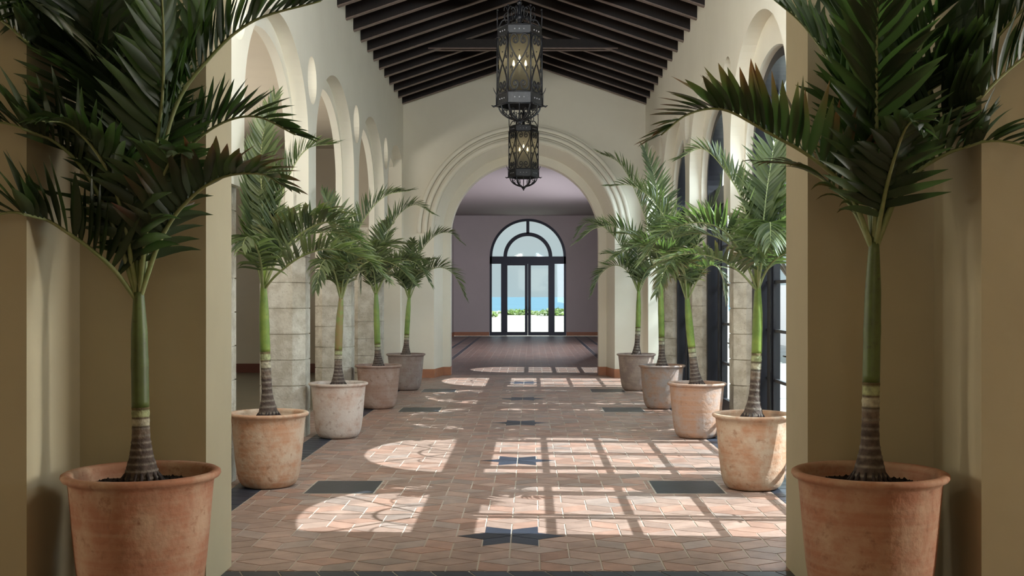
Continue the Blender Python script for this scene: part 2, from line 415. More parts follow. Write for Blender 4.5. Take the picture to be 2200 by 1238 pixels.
# --- aisle
b = M()
b.box(-6.75, -6.6, 7.3, 26.2, 0, 6.05)                # outer wall
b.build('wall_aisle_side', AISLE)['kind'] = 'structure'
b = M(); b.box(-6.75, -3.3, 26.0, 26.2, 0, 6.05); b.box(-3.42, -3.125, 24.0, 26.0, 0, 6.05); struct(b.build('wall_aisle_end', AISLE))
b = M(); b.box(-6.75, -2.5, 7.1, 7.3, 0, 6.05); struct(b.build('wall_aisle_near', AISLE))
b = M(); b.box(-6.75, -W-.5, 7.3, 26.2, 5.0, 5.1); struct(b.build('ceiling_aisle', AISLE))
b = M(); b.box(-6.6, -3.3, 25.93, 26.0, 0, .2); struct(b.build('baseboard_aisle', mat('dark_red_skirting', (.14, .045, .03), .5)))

# --- end wall with the stepped arch
def archline(hw, spring, n=48): return [(hw*cos(pi*i/n), spring+hw*sin(pi*i/n)) for i in range(n+1)]
def gable(y0, y1, hw, spring, name, parent=None, m=PLASTER):
    pts = [(W+.6, 0), (W+.6, RIDGE+.6), (-W-.6, RIDGE+.6), (-W-.6, 0), (-hw, 0)]+archline(hw, spring)[::-1]+[(hw, 0)]
    return ext(name, pts, [], y0, y1, 'y', m, parent)
we = struct(gable(YE, YE+.80, 1.887, 3.02, 'wall_end'))
gable(YE+.80, YE+1.2, 1.60, 2.99, 'wall_end_inner_order', we)
def outl(hw, spring): return [(hw, 0)]+archline(hw, spring)+[(-hw, 0)]
b = M(); A = outl(1.886, 3.02); B = outl(1.765, 3.0); n = len(A)
b.add([(x, YE+.01, z) for x, z in A]+[(x, YE+.80, z) for x, z in B], [(i, i+1, n+i+1, n+i) for i in range(n-1)], 0, None, False)
b.build('splayed_reveal', PLASTER, we)
for k, ra in enumerate((1.95, 2.075, 2.20)):
    b = M(); line = [(x, YE-.012, z) for x, z in archline(ra, 3.02, 72)]
    b.tube(line, .052, 12); b.build('archivolt', PLASTER, we)
    ring = archline(ra+.062, 3.02, 72)+archline(ra+.045, 3.02, 72)[::-1]
    ext('archivolt_fillet', ring, [], YE-.045, YE+.02, 'y', PLASTER, we)
b = M()
for sg in (-1, 1):
    x0, x1 = sorted((sg*1.88, sg*(W)))
    b.box(x0, x1, YE-.025, YE, 0, .18)
    V = [(sg*1.875, YE-.025), (sg*1.755, YE+.775), (sg*1.59, YE+.775), (sg*1.59, YE+1.2), (sg*1.615, YE+1.2), (sg*1.615, YE+.8), (sg*1.78, YE+.8), (sg*1.90, YE)]
    b.prism(V if sg < 0 else V[::-1], 0, .18)
struct(b.build('baseboard_end', TERRA_BASE))
b = M()
b.box(-W, -W+.0, YE, YE, 0, 0)
# --- portal wall and the fore-room
def portal():
    pts = [(11.2, 0), (11.2, 6.9), (-11.2, 6.9), (-11.2, 0), (-1.74, 0)]+[(1.74*cos(pi-pi*i/40), 4.0+1.74*.7*sin(pi*i/40)) for i in range(41)]+[(1.74, 0)]
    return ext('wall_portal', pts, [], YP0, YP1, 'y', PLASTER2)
struct(portal())
for sg, nm in ((-1, 'left'), (1, 'right')):
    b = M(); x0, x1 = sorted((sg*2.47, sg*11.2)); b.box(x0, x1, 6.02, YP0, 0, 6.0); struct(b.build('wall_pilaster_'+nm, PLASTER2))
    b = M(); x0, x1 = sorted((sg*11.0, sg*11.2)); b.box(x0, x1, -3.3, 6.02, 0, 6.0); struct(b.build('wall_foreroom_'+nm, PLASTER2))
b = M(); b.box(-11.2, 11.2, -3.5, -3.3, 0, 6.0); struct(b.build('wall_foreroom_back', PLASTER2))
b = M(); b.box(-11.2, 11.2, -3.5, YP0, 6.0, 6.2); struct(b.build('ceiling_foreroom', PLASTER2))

# --- roof: boarding and rafter pairs
slope = (RIDGE-EAVE)/W
b = M(); zt = .24
for sg in (-1, 1):
    V = [(sg*(W+.62), YP1-.1, EAVE+zt-slope*.62), (0, YP1-.1, RIDGE+zt), (0, YE+.3, RIDGE+zt), (sg*(W+.62), YE+.3, EAVE+zt-slope*.62)]
    V += [(x, y, z+.1) for x, y, z in V]
    b.add(V, [(0, 1, 2, 3), (7, 6, 5, 4), (0, 4, 5, 1), (1, 5, 6, 2), (2, 6, 7, 3), (3, 7, 4, 0)])
struct(b.build('ceiling', DECK))
NR = 24; RS = .735
names = ['last', 'second', 'third', 'fourth', 'fifth', 'sixth', 'seventh', 'eighth', 'ninth', 'tenth', 'eleventh', 'twelfth', 'thirteenth', 'fourteenth', 'fifteenth', 'sixteenth', 'seventeenth', 'eighteenth']
for k in range(17):
    y = YE-.16-RS*k
    root = empty('rafter_pair', (0, y, EAVE))
    tied = k in (5, 10)
    lab = 'dark timber rafter pair %s, %s' % ('right against the end wall' if k == 0 else names[k]+' counted from the end wall', 'joined by a level tie beam' if tied else 'without a tie beam')
    tag(root, lab, 'rafter', 'dark ceiling rafters')
    for sg in (-1, 1):
        b = M(); t = .05; d = zt
        V = [(sg*(W+.005), -t, 0), (0, -t, RIDGE-EAVE), (0, -t, RIDGE-EAVE+d), (sg*(W+.005), -t, d)]
        V += [(x, t, z) for x, _, z in V]
        f = [(0, 1, 2, 3), (7, 6, 5, 4), (0, 4, 5, 1), (1, 5, 6, 2), (2, 6, 7, 3), (3, 7, 4, 0)]
        if sg < 0: f = [q[::-1] for q in f]
        b.add(V, f); rf = b.build('rafter', WOOD, root)
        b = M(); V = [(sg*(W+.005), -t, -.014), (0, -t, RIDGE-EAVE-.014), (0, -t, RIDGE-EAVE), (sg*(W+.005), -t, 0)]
        V += [(x, t, z) for x, _, z in V]; b.add(V, f); b.build('bounce_strip', EDGE_BOUNCE, rf)  # added strip whose pale colour stands for light from the floor
    if tied:
        for dy in (-.12, .06):
            b = M(); hw = 1.66; zz = 6.05-EAVE
            V = [(-hw, dy, zz), (hw, dy, zz), (hw-.45, dy, zz+.15), (-hw+.45, dy, zz+.15)]; V += [(x, y2+.055, z) for x, y2, z in V]
            b.add(V, [(0, 1, 2, 3), (7, 6, 5, 4), (0, 4, 5, 1), (1, 5, 6, 2), (2, 6, 7, 3), (3, 7, 4, 0)]); tb = b.build('tie_beam', WOOD, root); bd = M(); bd.box(-hw, hw, dy, dy+.055, zz-.014, zz); bd.build('bounce_strip', EDGE_BOUNCE, tb)  # same painted bounce strip under the tie beam

# --- garden room beyond
XG = 3.21
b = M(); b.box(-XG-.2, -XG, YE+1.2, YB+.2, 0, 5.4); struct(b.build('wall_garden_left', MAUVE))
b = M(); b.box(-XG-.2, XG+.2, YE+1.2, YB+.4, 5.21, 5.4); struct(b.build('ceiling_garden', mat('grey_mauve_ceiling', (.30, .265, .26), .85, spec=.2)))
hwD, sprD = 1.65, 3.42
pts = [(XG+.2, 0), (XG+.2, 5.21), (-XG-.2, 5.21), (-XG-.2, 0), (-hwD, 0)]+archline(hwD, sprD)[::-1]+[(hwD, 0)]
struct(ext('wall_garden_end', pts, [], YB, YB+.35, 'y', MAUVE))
# right wall of the garden room with one tall opening (its sun patch shows on the floor)
pts = [(YE+1.2, 0), (25.75, 0)]+arc_pts(26.8, 3.3, 1.05, 1.0, 180, 0, 24)+[(27.85, 0), (YB+.2, 0), (YB+.2, 5.21), (YE+1.2, 5.21)]
struct(ext('wall_garden_right', pts, [], XG, XG+.25, 'x', MAUVE))
b = M()
b.box(-XG, -hwD-.02, YB-.03, YB, 0, .17); b.box(hwD+.02, XG, YB-.03, YB, 0, .17); b.box(-XG, -XG+.03, YE+1.2, YB, 0, .17)
struct(b.build('baseboard_garden', TERRA_BASE))

# --- glazed end door
D = struct(empty('door_1', (0, YB+.12, 0)))
def fbar(parent, name, x0, x1, z0, z1, d=.05, m=FRAMEB):
    b = M(); b.box(x0, x1, -d, d, z0, z1); return b.build(name, m, parent)
def ringy(parent, name, ra, rb, zc, d, m):
    o = ext(name, archline(rb, zc)+archline(ra, zc)[::-1], [], -d, d, 'y', m, parent); return o
ringy(D, 'arched_frame', 1.54, hwD, sprD, .07, FRAMEB)
ringy(D, 'inner_arch_bar', .90, 1.06, sprD, .05, FRAMEB)
fbar(D, 'mullion', -.065, .065, sprD+1.0, sprD+1.6)
fbar(D, 'transom', -hwD, hwD, sprD-.30, sprD+.02, .07)
for sg in (-1, 1):
    fbar(D, 'jamb', *sorted((sg*1.56, sg*hwD)), 0, sprD, .07)
    fbar(D, 'post', *sorted((sg*.92, sg*1.16)), 0, sprD-.28, .06)
    fbar(D, 'bottom_rail', *sorted((sg*1.14, sg*1.58)), 0, .17, .05)
    lf = empty('door_leaf', (0, 0, 0)); lf.parent = D
    lm = M(); x0, x1 = sorted((sg*.004, sg*.92))
    inn = .075
    a0, a1 = sorted((sg*.004, sg*.13)); lm.box(a0, a1, -.035, .035, .01, sprD-.3)
    a0, a1 = sorted((sg*.885, sg*.92)); lm.box(a0, a1, -.035, .035, .01, sprD-.3)
    a0, a1 = sorted((sg*.13, sg*.885)); lm.box(a0, a1, -.035, .035, .01, .17); lm.box(a0, a1, -.035, .035, sprD-.37, sprD-.3)
    lf2 = lm.build('door_leaf', FRAMEB, D); bpy.data.objects.remove(lf)
    g = M(); a0, a1 = sorted((sg*.13, sg*.885)); g.box(a0, a1, -.006, .006, .17, sprD-.37); g.build('pane', GLASS, lf2)
    h = M(); h.tube([(sg*.06, -.04, 1.0), (sg*.06, -.09, 1.0), (sg*.06, -.09, 1.25), (sg*.06, -.04, 1.25)], .01, 8); h.build('handle', IRON, lf2)
    g = M(); a0, a1 = sorted((sg*1.16, sg*1.56)); g.box(a0, a1, -.006, .006, .17, sprD-.3); g.build('pane', GLASS, D)
ext('fan_pane', archline(1.56, sprD+.02), [], -.006, .006, 'y', GLASS, D)

# --- right-hand windows: pairs of glazed doors with side lights under an arched fan
XGL = 2.95
def window(n, yc):
    root = struct(empty('window_%d' % n, (XGL, yc, 0)))
    H0, H1, SP, RX, RZ = .12, 2.95, 3.28, 1.51, 1.05
    fr = M()
    lo = -1.51 if n > 1 else -.74
    def bx(m_, y0, y1, z0, z1, d=.05):
        y0 = max(y0, lo)
        if y1 > y0: m_.box(-d, d, y0, y1, z0, z1)
    if n > 1: fr.box(-.17, .05, -1.51, -1.40, 0, SP)
    fr.box(-.17, .05, 1.40, 1.51, 0, SP)
    bx(fr, -1.5, 1.5, H1+.08, SP, .07)
    bx(fr, -1.5, 1.5, 0, .05, .07)
    bx(fr, -1.16, -1.0, 0, H1+.1, .06); bx(fr, 1.0, 1.16, 0, H1+.1, .06)
    fr.build('frame', FRAME, root)
    o = ext('arched_frame', arc_pts(0, SP, RX, RZ, 0, 180, 40)+arc_pts(0, SP, RX-.10, RZ-.10, 180, 0, 40), [], -.17, .05, 'x', FRAME, root)
    g = ext('fan_pane', arc_pts(0, SP, RX-.08, RZ-.08, 0, 180, 40), [], -.004, .004, 'x', GLASS, root)
    fm = M()
    fm.tube([(0, a, z) for a, z in arc_pts(0, SP, .42, .38, 0, 180, 20)], .014, 6)
    for a in (52, 90, 128):
        ca, sa = cos(radians(a)), sin(radians(a)); fm.tube([(0, 0.0*ca, SP), (0, 1.42*ca, SP+.97*sa)], .012, 6)
    for sg in (-1, 1): fm.tube([(0, sg*(.62+.2*cos(t)), SP+.17+.16*sin(t)) for t in [i*2*pi/14 for i in range(15)]], .009, 5)
    fm.build('fan_bars', FRAME, root)
    for sg in (-1, 1):
        if sg < 0 and lo > -1: 
            if n == 1 and sg < 0: y0, y1 = lo, -.01
        else: y0, y1 = sorted((sg*.01, sg*1.0))
        lf = M()
        lf.box(-.03, .03, y0, y0+.09 if sg > 0 else y0+.05, H0-.07, H1+.08); lf.box(-.03, .03, y1-(.05 if sg > 0 else .09), y1, H0-.07, H1+.08)
        lf.box(-.03, .03, y0, y1, H0-.07, H0+.10); lf.box(-.03, .03, y0, y1, H1, H1+.08)
        L = lf.build('door_leaf', FRAME, root)
        mb = M()
        for z in (.73, 1.30, 1.86, 2.42): mb.box(-.02, .02, y0+.04, y1-.04, z-.018, z+.018)
        mb.build('glazing_bars', FRAME, L)
        g = M(); g.box(-.004, .004, y0+.04, y1-.04, H0+.1, H1); g.build('pane', GLASS, L)
        h = M(); hy = y0+.045 if sg > 0 else y1-.045
        h.tube([(-.03, hy, 1.05), (-.085, hy, 1.05), (-.085, hy+sg*.11, 1.05)], .009, 6); h.build('handle', IRON, L)
        if sg < 0 and n == 1: continue
        y0, y1 = sorted((sg*1.16, sg*1.40))
        g = M(); g.box(-.004, .004, y0, y1, .05, H1+.08); g.build('pane', GLASS, root)
        mb = M()
        for z in (.73, 1.30, 1.86, 2.42): mb.box(-.02, .02, y0, y1, z-.015, z+.015)
        mb.build('glazing_bars', FRAME, root)
for n, yc in enumerate(ARCHC): window(n+1, yc)
# the garden room's side window
wn = struct(empty('window_6', (XG+.12, 26.8, 0))); b = M()
for y in (-1.0, -.33, .33, 1.0): b.box(-.03, .03, y-.03, y+.03, 0, 3.3)
for z in (.73, 1.3, 1.86, 2.42, 3.0): b.box(-.03, .03, -1, 1, z-.02, z+.02)
b.build('frame', FRAME, wn); b = M(); b.box(-.004, .004, -1, 1, 0, 3.3); b.build('pane', GLASS, wn)

# ------------------------------------------------------------------ outdoors
b = M(); b.box(3.3, 60, 7.35, 50.6, -.14, -.02); struct(b.build('ground_terrace', PAVE))
b = M(); b.box(-300, 300, 50.6, 141, -.3, -.05); b.box(60, 300, -10, 50.6, -.3, -.05); struct(b.build('ground_beach', SAND))
b = M(); b.box(-6000, 6000, 141, 8500, -.6, -.2); struct(b.build('ground_sea', SEA))
b = M(); b.box(9.0, 9.25, 8, 48, -.05, 2.1); tag(b.build('garden_wall', LOWWALL), 'low white garden wall seen pale through the right-hand windows', 'wall')

def bush(name, loc, rx, rz, nleaf, ls, label, cat, group=None, trunk=0.0, m=FOLI):
    root = empty(name, loc); tag(root, label, cat, group); r = random.Random(int(loc[0]*31+loc[1]*17)); b = M()
    if trunk:
        t = M(); t.tube([(0, 0, 0), (.05, .03, trunk*.5), (0, 0, trunk+.3*rz)], [.12, .09, .06], 8)
        for k in range(5):
            a = k*1.26; t.tube([(0, 0, trunk*.85), (rx*.3*cos(a), rx*.3*sin(a), trunk+.2*rz), (rx*.6*cos(a), rx*.6*sin(a), trunk+rz*.8)], [.05, .035, .015], 6)
        t.build('trunk', BARK, root)
    for i in range(nleaf):
        while True:
            p = Vector((r.uniform(-1, 1), r.uniform(-1, 1), r.uniform(-1, 1)))
            if .35 < p.length < 1: break
        lump = .78+.22*sin(5*p.x+3*p.z)*cos(4*p.y)
        c = Vector((p.x*rx*lump, p.y*rx*lump, trunk+rz+p.z*rz*lump))
        d = Vector((r.uniform(-1, 1), r.uniform(-1, 1), r.uniform(-.7, .5))).normalized(); sd_ = d.cross(Vector((r.uniform(-1, 1), r.uniform(-1, 1), 1))).normalized()
        L = ls*r.uniform(.7, 1.3); k = r.random()
        b.add([c-d*L*.5, c+sd_*L*.22, c+d*L*.5, c-sd_*L*.22], [(0, 1, 2, 3)], 0, [(k, .15*r.random(), 0, 1)]*4)
    b.build('foliage', m, root, True); return root
bush('garden_tree', (6.3, 15.7, 0), 1.8, 2.2, 7600, .20, 'leafy green tree outside the third window on the right', 'tree', trunk=3.0)
bush('garden_tree', (6.2, 19.4, 0), 1.65, 2.1, 6200, .19, 'small leafy tree outside the fourth window on the right', 'tree', trunk=3.1)
bush('garden_tree', (6.9, 30.0, 0), 2.1, 2.1, 4200, .28, 'bright green tree seen high through the nearest right-hand window', 'tree', trunk=2.4)
for i, (x, y, rx, rz, lab) in enumerate(((-4.2, 100, 2.0, .35, 'low dune shrub left of the end door on the beach'), (2.7, 108, 2.6, .36, 'low dune shrub between sand and sea behind the right door leaf'),
        (4.6, 92, 1.6, .5, 'yellow-green dune shrub in the right side light of the end door'), (-1.0, 112, 2.2, .28, 'thin dune grass clump behind the left door leaf'))):
    bush('dune_shrub', (x, y, -.1), rx, rz, 700, .5, lab, 'shrub', 'dune shrubs beyond the end door', m=DUNE)

# ------------------------------------------------------------------ lanterns
def hexpt(r, k, z): a = radians(60*k); return Vector((r*cos(a), r*sin(a), z))
def lantern(loc, label, drop):
    root = empty('lantern', loc); tag(root, label, 'lantern', 'wrought iron lanterns')
    R = .272; H = .68        # body from 0 to H
    def band(name, z0, z1, r0, r1, th=.012):
        b = M()
        for k in range(6):
            a, c = hexpt(r0, k, z0), hexpt(r0, k+1, z0); d, e_ = hexpt(r1, k+1, z1), hexpt(r1, k, z1)
            ai, ci = hexpt(r0-th, k, z0), hexpt(r0-th, k+1, z0); di, ei = hexpt(r1-th, k+1, z1), hexpt(r1-th, k, z1)
            b.add([a, c, d, e_, ai, ci, di, ei], [(0, 1, 2, 3), (5, 4, 7, 6), (3, 2, 6, 7), (0, 4, 5, 1)])
            for j in (-1, 0, 1):
                mid = (a+c+d+e_)/4; tt = (c-a).normalized(); nrm = Vector((mid.x, mid.y, 0)).normalized()
                b.sphere(mid+tt*j*.055+nrm*.002, .009, 8, 4, 1)
            b.tube([a, c], .010, 6); b.tube([e_, d], .010, 6)
        return b.build(name, [IRON, mat_rivet], root)
    band('top_band', H, H+.11, R, R-.004); bb = band('bottom_band', -.155, -.01, R+.012, R)
    b = M()
    for k in range(6): b.tube([hexpt(R, k, -.02), hexpt(R, k, H+.02)], .011, 6)
    b.build('corner_bars', IRON, root)
    # scrollwork, one grille per side
    for k in range(6):
        a, c = hexpt(R-.004, k, 0), hexpt(R-.004, k+1, 0); mid = (a+c)/2; u = (c-a).normalized(); nrm = mid.normalized(); hw = (c-a).length/2-.012
        def q(x, z): return mid+u*x*hw+nrm*.006+Vector((0, 0, z))
        b = M()
        for sx in (-1, 1):
            for sz in (-1, 1):
                def zz(v): return H/2+sz*v
                spi = [(.44+.30*(1-.62*t)*cos(2.9-t*6.6), .238+.052*(1-.62*t)*sin(2.9-t*6.6)) for t in [i/16 for i in range(16, 4, -1)]]
                spi = [(.40-.26*(1-.75*t)*cos(t*6.4), .262-.046*(1-.75*t)*sin(t*6.4)) for t in [i/16 for i in range(16, -1, -1)]]
                ctl = [(x, z) for x, z in spi]+[(.26, .312), (.55, .333), (.86, .30), (.93, .235), (.72, .15), (.32, .06), (0, .0)]
                pts = spline([q(sx*x, zz(z)) for x, z in ctl], 3); b.tube(pts, .0095, 6)
                sp2 = [(.80+.15*(1-t*.75)*cos(t*5+2), .075+.04*(1-t*.75)*sin(t*5+2)) for t in [i/8 for i in range(9)]]
                b.tube([q(sx*x, zz(z)) for x, z in sp2], .0065, 5)
        b.sphere(q(0, H/2), .013, 8, 5); b.sphere(q(0, H/2+.14), .009, 8, 4)
        b.tube([q(0, H/2-.3), q(0, H/2-.25)], .004, 5)
        b.build('scrollwork', IRON, root)
        g = M(); ai, ci = hexpt(R-.02, k, 0), hexpt(R-.02, k+1, 0); ni = nrm*.003
        V = [ai, ci, ci+Vector((0, 0, H)), ai+Vector((0, 0, H))]; V += [v-ni for v in V]
        g.add(V, [(0, 1, 2, 3), (7, 6, 5, 4)]); g.build('glass_panel', SEEDY, root)
    # bottom basket
    b = M()
    for k in range(12):
        a = radians(30*k); pr = [(R-.02, -.155), (R-.03, -.20), (.20, -.255), (.13, -.30), (.05, -.325), (.02, -.35)]
        b.tube(spline([(r_*cos(a), r_*sin(a), z) for r_, z in pr], 4), .0075 if k % 2 else .011, 6)
        if k % 2 == 0:
            for s2 in (-1, 1):
                b.tube([(((.185+.03*cos(t))*cos(a+s2*.12)), ((.185+.03*cos(t))*sin(a+s2*.12)), -.235+.035*sin(t)) for t in [i*.6 for i in range(9)]], .005, 5)
    b.sphere((0, 0, -.35), .03, 10, 6); b.sphere((0, 0, -.385), .014, 8, 5); b.build('basket', IRON, root)
    for k in range(6):      # little spurs at the bottom corners
        b = M()
        p = hexpt(R+.01, k, -.15); n_ = Vector((p.x, p.y, 0)).normalized()
        b.tube([p, p+n_*.035+Vector((0, 0, -.012)), p+n_*.06+Vector((0, 0, .004))], [.011, .012, .004], 6)
        b.tube([p, hexpt(R, k, -.01)+n_*.012, hexpt(R, k, .03)+n_*.035, hexpt(R, k, .07)+n_*.05], [.008, .007, .005, .002], 5)
        b.build('spur', IRON, bb)
    b = M()      # crown of scrolls and finials
    for k in range(6):
        a = radians(60*k)
        cp = lambda r_, z: (r_*cos(a), r_*sin(a), H+.11+z)
        b.tube([cp(R-.005, 0), cp(R, .13), cp(R-.005, .22)], [.009, .008, .006], 6); b.sphere(cp(R-.005, .225), .013, 8, 5)
        for s2 in (-1, 1):
            b.tube(spline([cp(R, .15), (cp(R, 0)[0]-s2*sin(a)*.03, cp(R, 0)[1]+s2*cos(a)*.03, H+.11+.21), (cp(R, 0)[0]-s2*sin(a)*.055, cp(R, 0)[1]+s2*cos(a)*.055, H+.11+.19), (cp(R, 0)[0]-s2*sin(a)*.05, cp(R, 0)[1]+s2*cos(a)*.05, H+.11+.165)], 4), .0045, 5)
        b.tube(spline([cp(R-.02, .02), cp(.20, .10), cp(.10, .10), cp(.055, .15), cp(.05, .22), cp(.08, .26), (cp(.10, .235))], 5), .009, 6)
        b.tube(spline([cp(.16, .07), cp(.19, .15), cp(.15, .19), cp(.125, .16), cp(.145, .145)], 4), .006, 5)
    b.tube([(0, 0, H+.14), (0, 0, H+.42)], [.03, .022], 10); b.sphere((0, 0, H+.24), .05, 12, 8); b.sphere((0, 0, H+.42), .032, 10, 6)
    b.build('crown', IRON, root)
    b = M(); top = drop
    z = H+.44; k = 0
    while z < top-.05:      # chain links
        ln = [( (.022*cos(t)) if k % 2 else 0, 0 if k % 2 else .022*cos(t), z+.04+.042*sin(t)) for t in [i*2*pi/12 for i in range(13)]]
        b.tube(ln, .007, 5, cap=False); z += .066; k += 1
    b.tube([(0, 0, top-.04), (0, 0, top)], [.07, .05], 12); b.build('chain', IRON, root)
    b = M(); b.tube([(0, 0, -.02), (0, 0, .22)], .012, 8); 
    for k in range(3):
        a = k*2.094+.5; b.tube(spline([(0, 0, .1), (.05*cos(a), .05*sin(a), .06), (.085*cos(a), .085*sin(a), .12)], 4), .006, 5)
        b.tube([(.085*cos(a), .085*sin(a), .12), (.085*cos(a), .085*sin(a), .23)], .013, 8, 1)
    b.tube([(R*.8, 0, -.01), (-R*.8, 0, -.01)], .008, 5); b.tube([(0, 0, .2), (0, 0, .28)], .014, 8, 1)
    b.V = [(x, y, z if z < 0 else z+.11) for x, y, z in b.V]
    cc = b.build('candle_cluster', [IRON, IVORY], root)
    for p in [(0, 0, .315)]+[(.085*cos(k*2.094+.5), .085*sin(k*2.094+.5), .26) for k in range(3)]:
        b = M(); b.lathe([(.002, -.035), (.012, -.025), (.017, -.005), (.012, .02), (.002, .045)], p, 10)
        bo = b.build('bulb', BULB, cc); bo.location.z = .11
    l = bpy.data.lights.new('lantern_glow', 'POINT'); l.energy = 1.0; l.color = (1, .8, .5); l.shadow_soft_size = .03
    lo = bpy.data.objects.new('lantern_glow', l); C.objects.link(lo); lo.parent = root; lo.location = (0, 0, .40)
mat_rivet = mat('bright_rivet', (.45, .45, .48), .35, metal=.7)
lantern((0, 14.15, 4.165), 'larger-looking wrought iron lantern hanging nearest the camera on its chain', RIDGE+.26-4.165)
lantern((0, 21.6, 4.06), 'further wrought iron lantern hanging below and behind the near one', RIDGE+.26-4.06)

# ------------------------------------------------------------------ potted palms
def pot_mesh(k, mt, parent, seed):
    b = M()
    pr = [(.0, 0), (.185, 0), (.215, .008), (.242, .03), (.262, .07), (.275, .12), (.292, .25), (.306, .40), (.318, .55), (.324, .61), (.330, .622), (.348, .630), (.356, .643), (.354, .655), (.342, .662), (.322, .660), (.306, .652), (.300, .63), (.296, .56), (.0, .55)]
    b.lathe([(r*k+1e-4, z*k) for r, z in pr], n=72)
    return b.build('pot', mt, parent)
def soil_mesh(k, parent, seed):
    r = random.Random(seed); b = M(); n = 40; rings = 9; V = []
    for i in range(rings+1):
        rr = .3*k*i/rings
        for j in range(n): V.append((rr*cos(2*pi*j/n), rr*sin(2*pi*j/n), .59*k+.03*(1-i/rings)+r.uniform(-.009, .009)))
    b.add(V, [(i*n+j, i*n+(j+1) % n, (i+1)*n+(j+1) % n, (i+1)*n+j) for i in range(rings) for j in range(n)], 0, None, False)
    for i in range(160):   # crumbs
        a = r.uniform(0, 2*pi); q = r.uniform(.06, .28)*k; s_ = r.uniform(.005, .014); z = .59*k+.03*(1-q/(.3*k))+.004
        c = Vector((q*cos(a), q*sin(a), z)); V = [c+Vector(v)*s_*r.uniform(.7, 1.2) for v in ((1, 0, 0), (-1, 0, 0), (0, 1, 0), (0, -1, 0), (0, 0, 1), (0, 0, -1))]
        b.add(V, [(0, 2, 4), (2, 1, 4), (1, 3, 4), (3, 0, 4), (2, 0, 5), (1, 2, 5), (3, 1, 5), (0, 3, 5)])
    return b.build('soil', SOIL, parent)

def keep(p, o):
    x, y = p.x+o.x, p.y+o.y
    if y < 7.3:
        lim = 5.92 if abs(x) > 2.40 else 6.64
        if y > lim-.15: y = lim-.15*math.exp(-(y-lim+.15)/.15)
    elif abs(x) > 2.33: x = math.copysign(2.50-.17*math.exp(-(abs(x)-2.33)/.17), x)
    return Vector((x-o.x, y-o.y, p.z))
def frond(parent, pts, Lmax, width, lift, droop, dens, seed, leafm, dry=0.0, r0=.012, u0=.22, h=None, frontal=0):
    """pts: world points of the midrib (relative to the parent); leaflets spring from it in two rows forming a V"""
    r = random.Random(seed); O = parent.location; sp = [keep(p, O) for p in spline(pts, 10)]; cum = [0]
    for i in range(1, len(sp)): cum.append(cum[-1]+(sp[i]-sp[i-1]).length)
    L = cum[-1]; b = M()
    b.tube(sp, [r0*(1-.82*c/L)+.0015 for c in cum], 6, 0)
    if h is None:
        d = sp[-1]-sp[0]; h = Vector((d.x, d.y, 0)); h = h.normalized() if h.length > .05 else Vector((0, 1, 0))
    else: h = Vector(h).normalized()
    Sd = h.cross(Vector((0, 0, 1))).normalized()
    def at(x):
        for i in range(1, len(cum)):
            if cum[i] >= x:
                t = (x-cum[i-1])/(cum[i]-cum[i-1]+1e-9); return sp[i-1].lerp(sp[i], t), (sp[i]-sp[i-1]).normalized()
        return sp[-1], (sp[-1]-sp[-2]).normalized()
    n = int(L*(1-u0)*dens)
    for i in range(n+1):
        u = u0+(1-u0)*i/n
        for sg in (-1, 1):
            if r.random() < .03: continue
            p, T = at(min(L*(u+r.uniform(-.004, .004)), L))
            N = Sd.cross(T); N = N.normalized()
            v = (u-u0)/(1-u0)
            A = radians(68-42*v+r.uniform(-7, 7)); B = radians(lift*(1-.35*v)+r.uniform(-9, 9))
            d = T*cos(A)+(Sd*sg*cos(B)+N*sin(B))*sin(A)
            ll = Lmax*(.50+.50*sin(pi*min(1, .12+v*.98))**.8)*(1-.35*v)*r.uniform(.88, 1.08)
            wd = width*(.55+.45*sin(pi*(.15+.75*v)))*r.uniform(.85, 1.12)
            K = 6; q = p.copy(); dd = d.copy(); V = []; at_ = []
            side = dd.cross(N if abs(dd.dot(N)) < .95 else T).normalized()
            side = (side*1.0+N*r.uniform(-.35, .35)).normalized()
            fold = side.cross(dd).normalized()
            tone = r.uniform(.0, 1.0)
            dk = dry*r.uniform(.3, 1.3); tw = r.uniform(-.5, .5); dr = droop*r.uniform(.6, 1.5)
            for k in range(K+1):
                t = k/K
                wf = (.35+2.6*t if t < .25 else 1.0)*(1-max(0, (t-.35)/.65)**1.7)
                wf = min(wf, 1)*wd/2+.0006
                sd2 = (side*cos(tw*t)+fold*sin(tw*t))
                nn = sd2.cross(dd).normalized()
                V += [q-sd2*wf+nn*wf*.35, q, q+sd2*wf+nn*wf*.35]
                dv = min(1, max(0, dk*(t-.45)*1.9)); at_ += [(tone*.8+.2*t, dv, 0, 1)]*3
                dd = (dd+Vector((0, 0, -1))*dr*(.25+t)/K).normalized(); q = q+dd*ll/K
                side = (side-dd*side.dot(dd)).normalized(); fold = side.cross(dd).normalized()
            Fs = []
            for k in range(K):
                a = k*3; Fs += [(a, a+1, a+4, a+3), (a+1, a+2, a+5, a+4)]
            b.add(V, Fs, 1, at_, True)
    b.V = [tuple(keep(Vector(v), O)) for v in b.V]
    return b.build('frond', [STALK, leafm], parent, True)

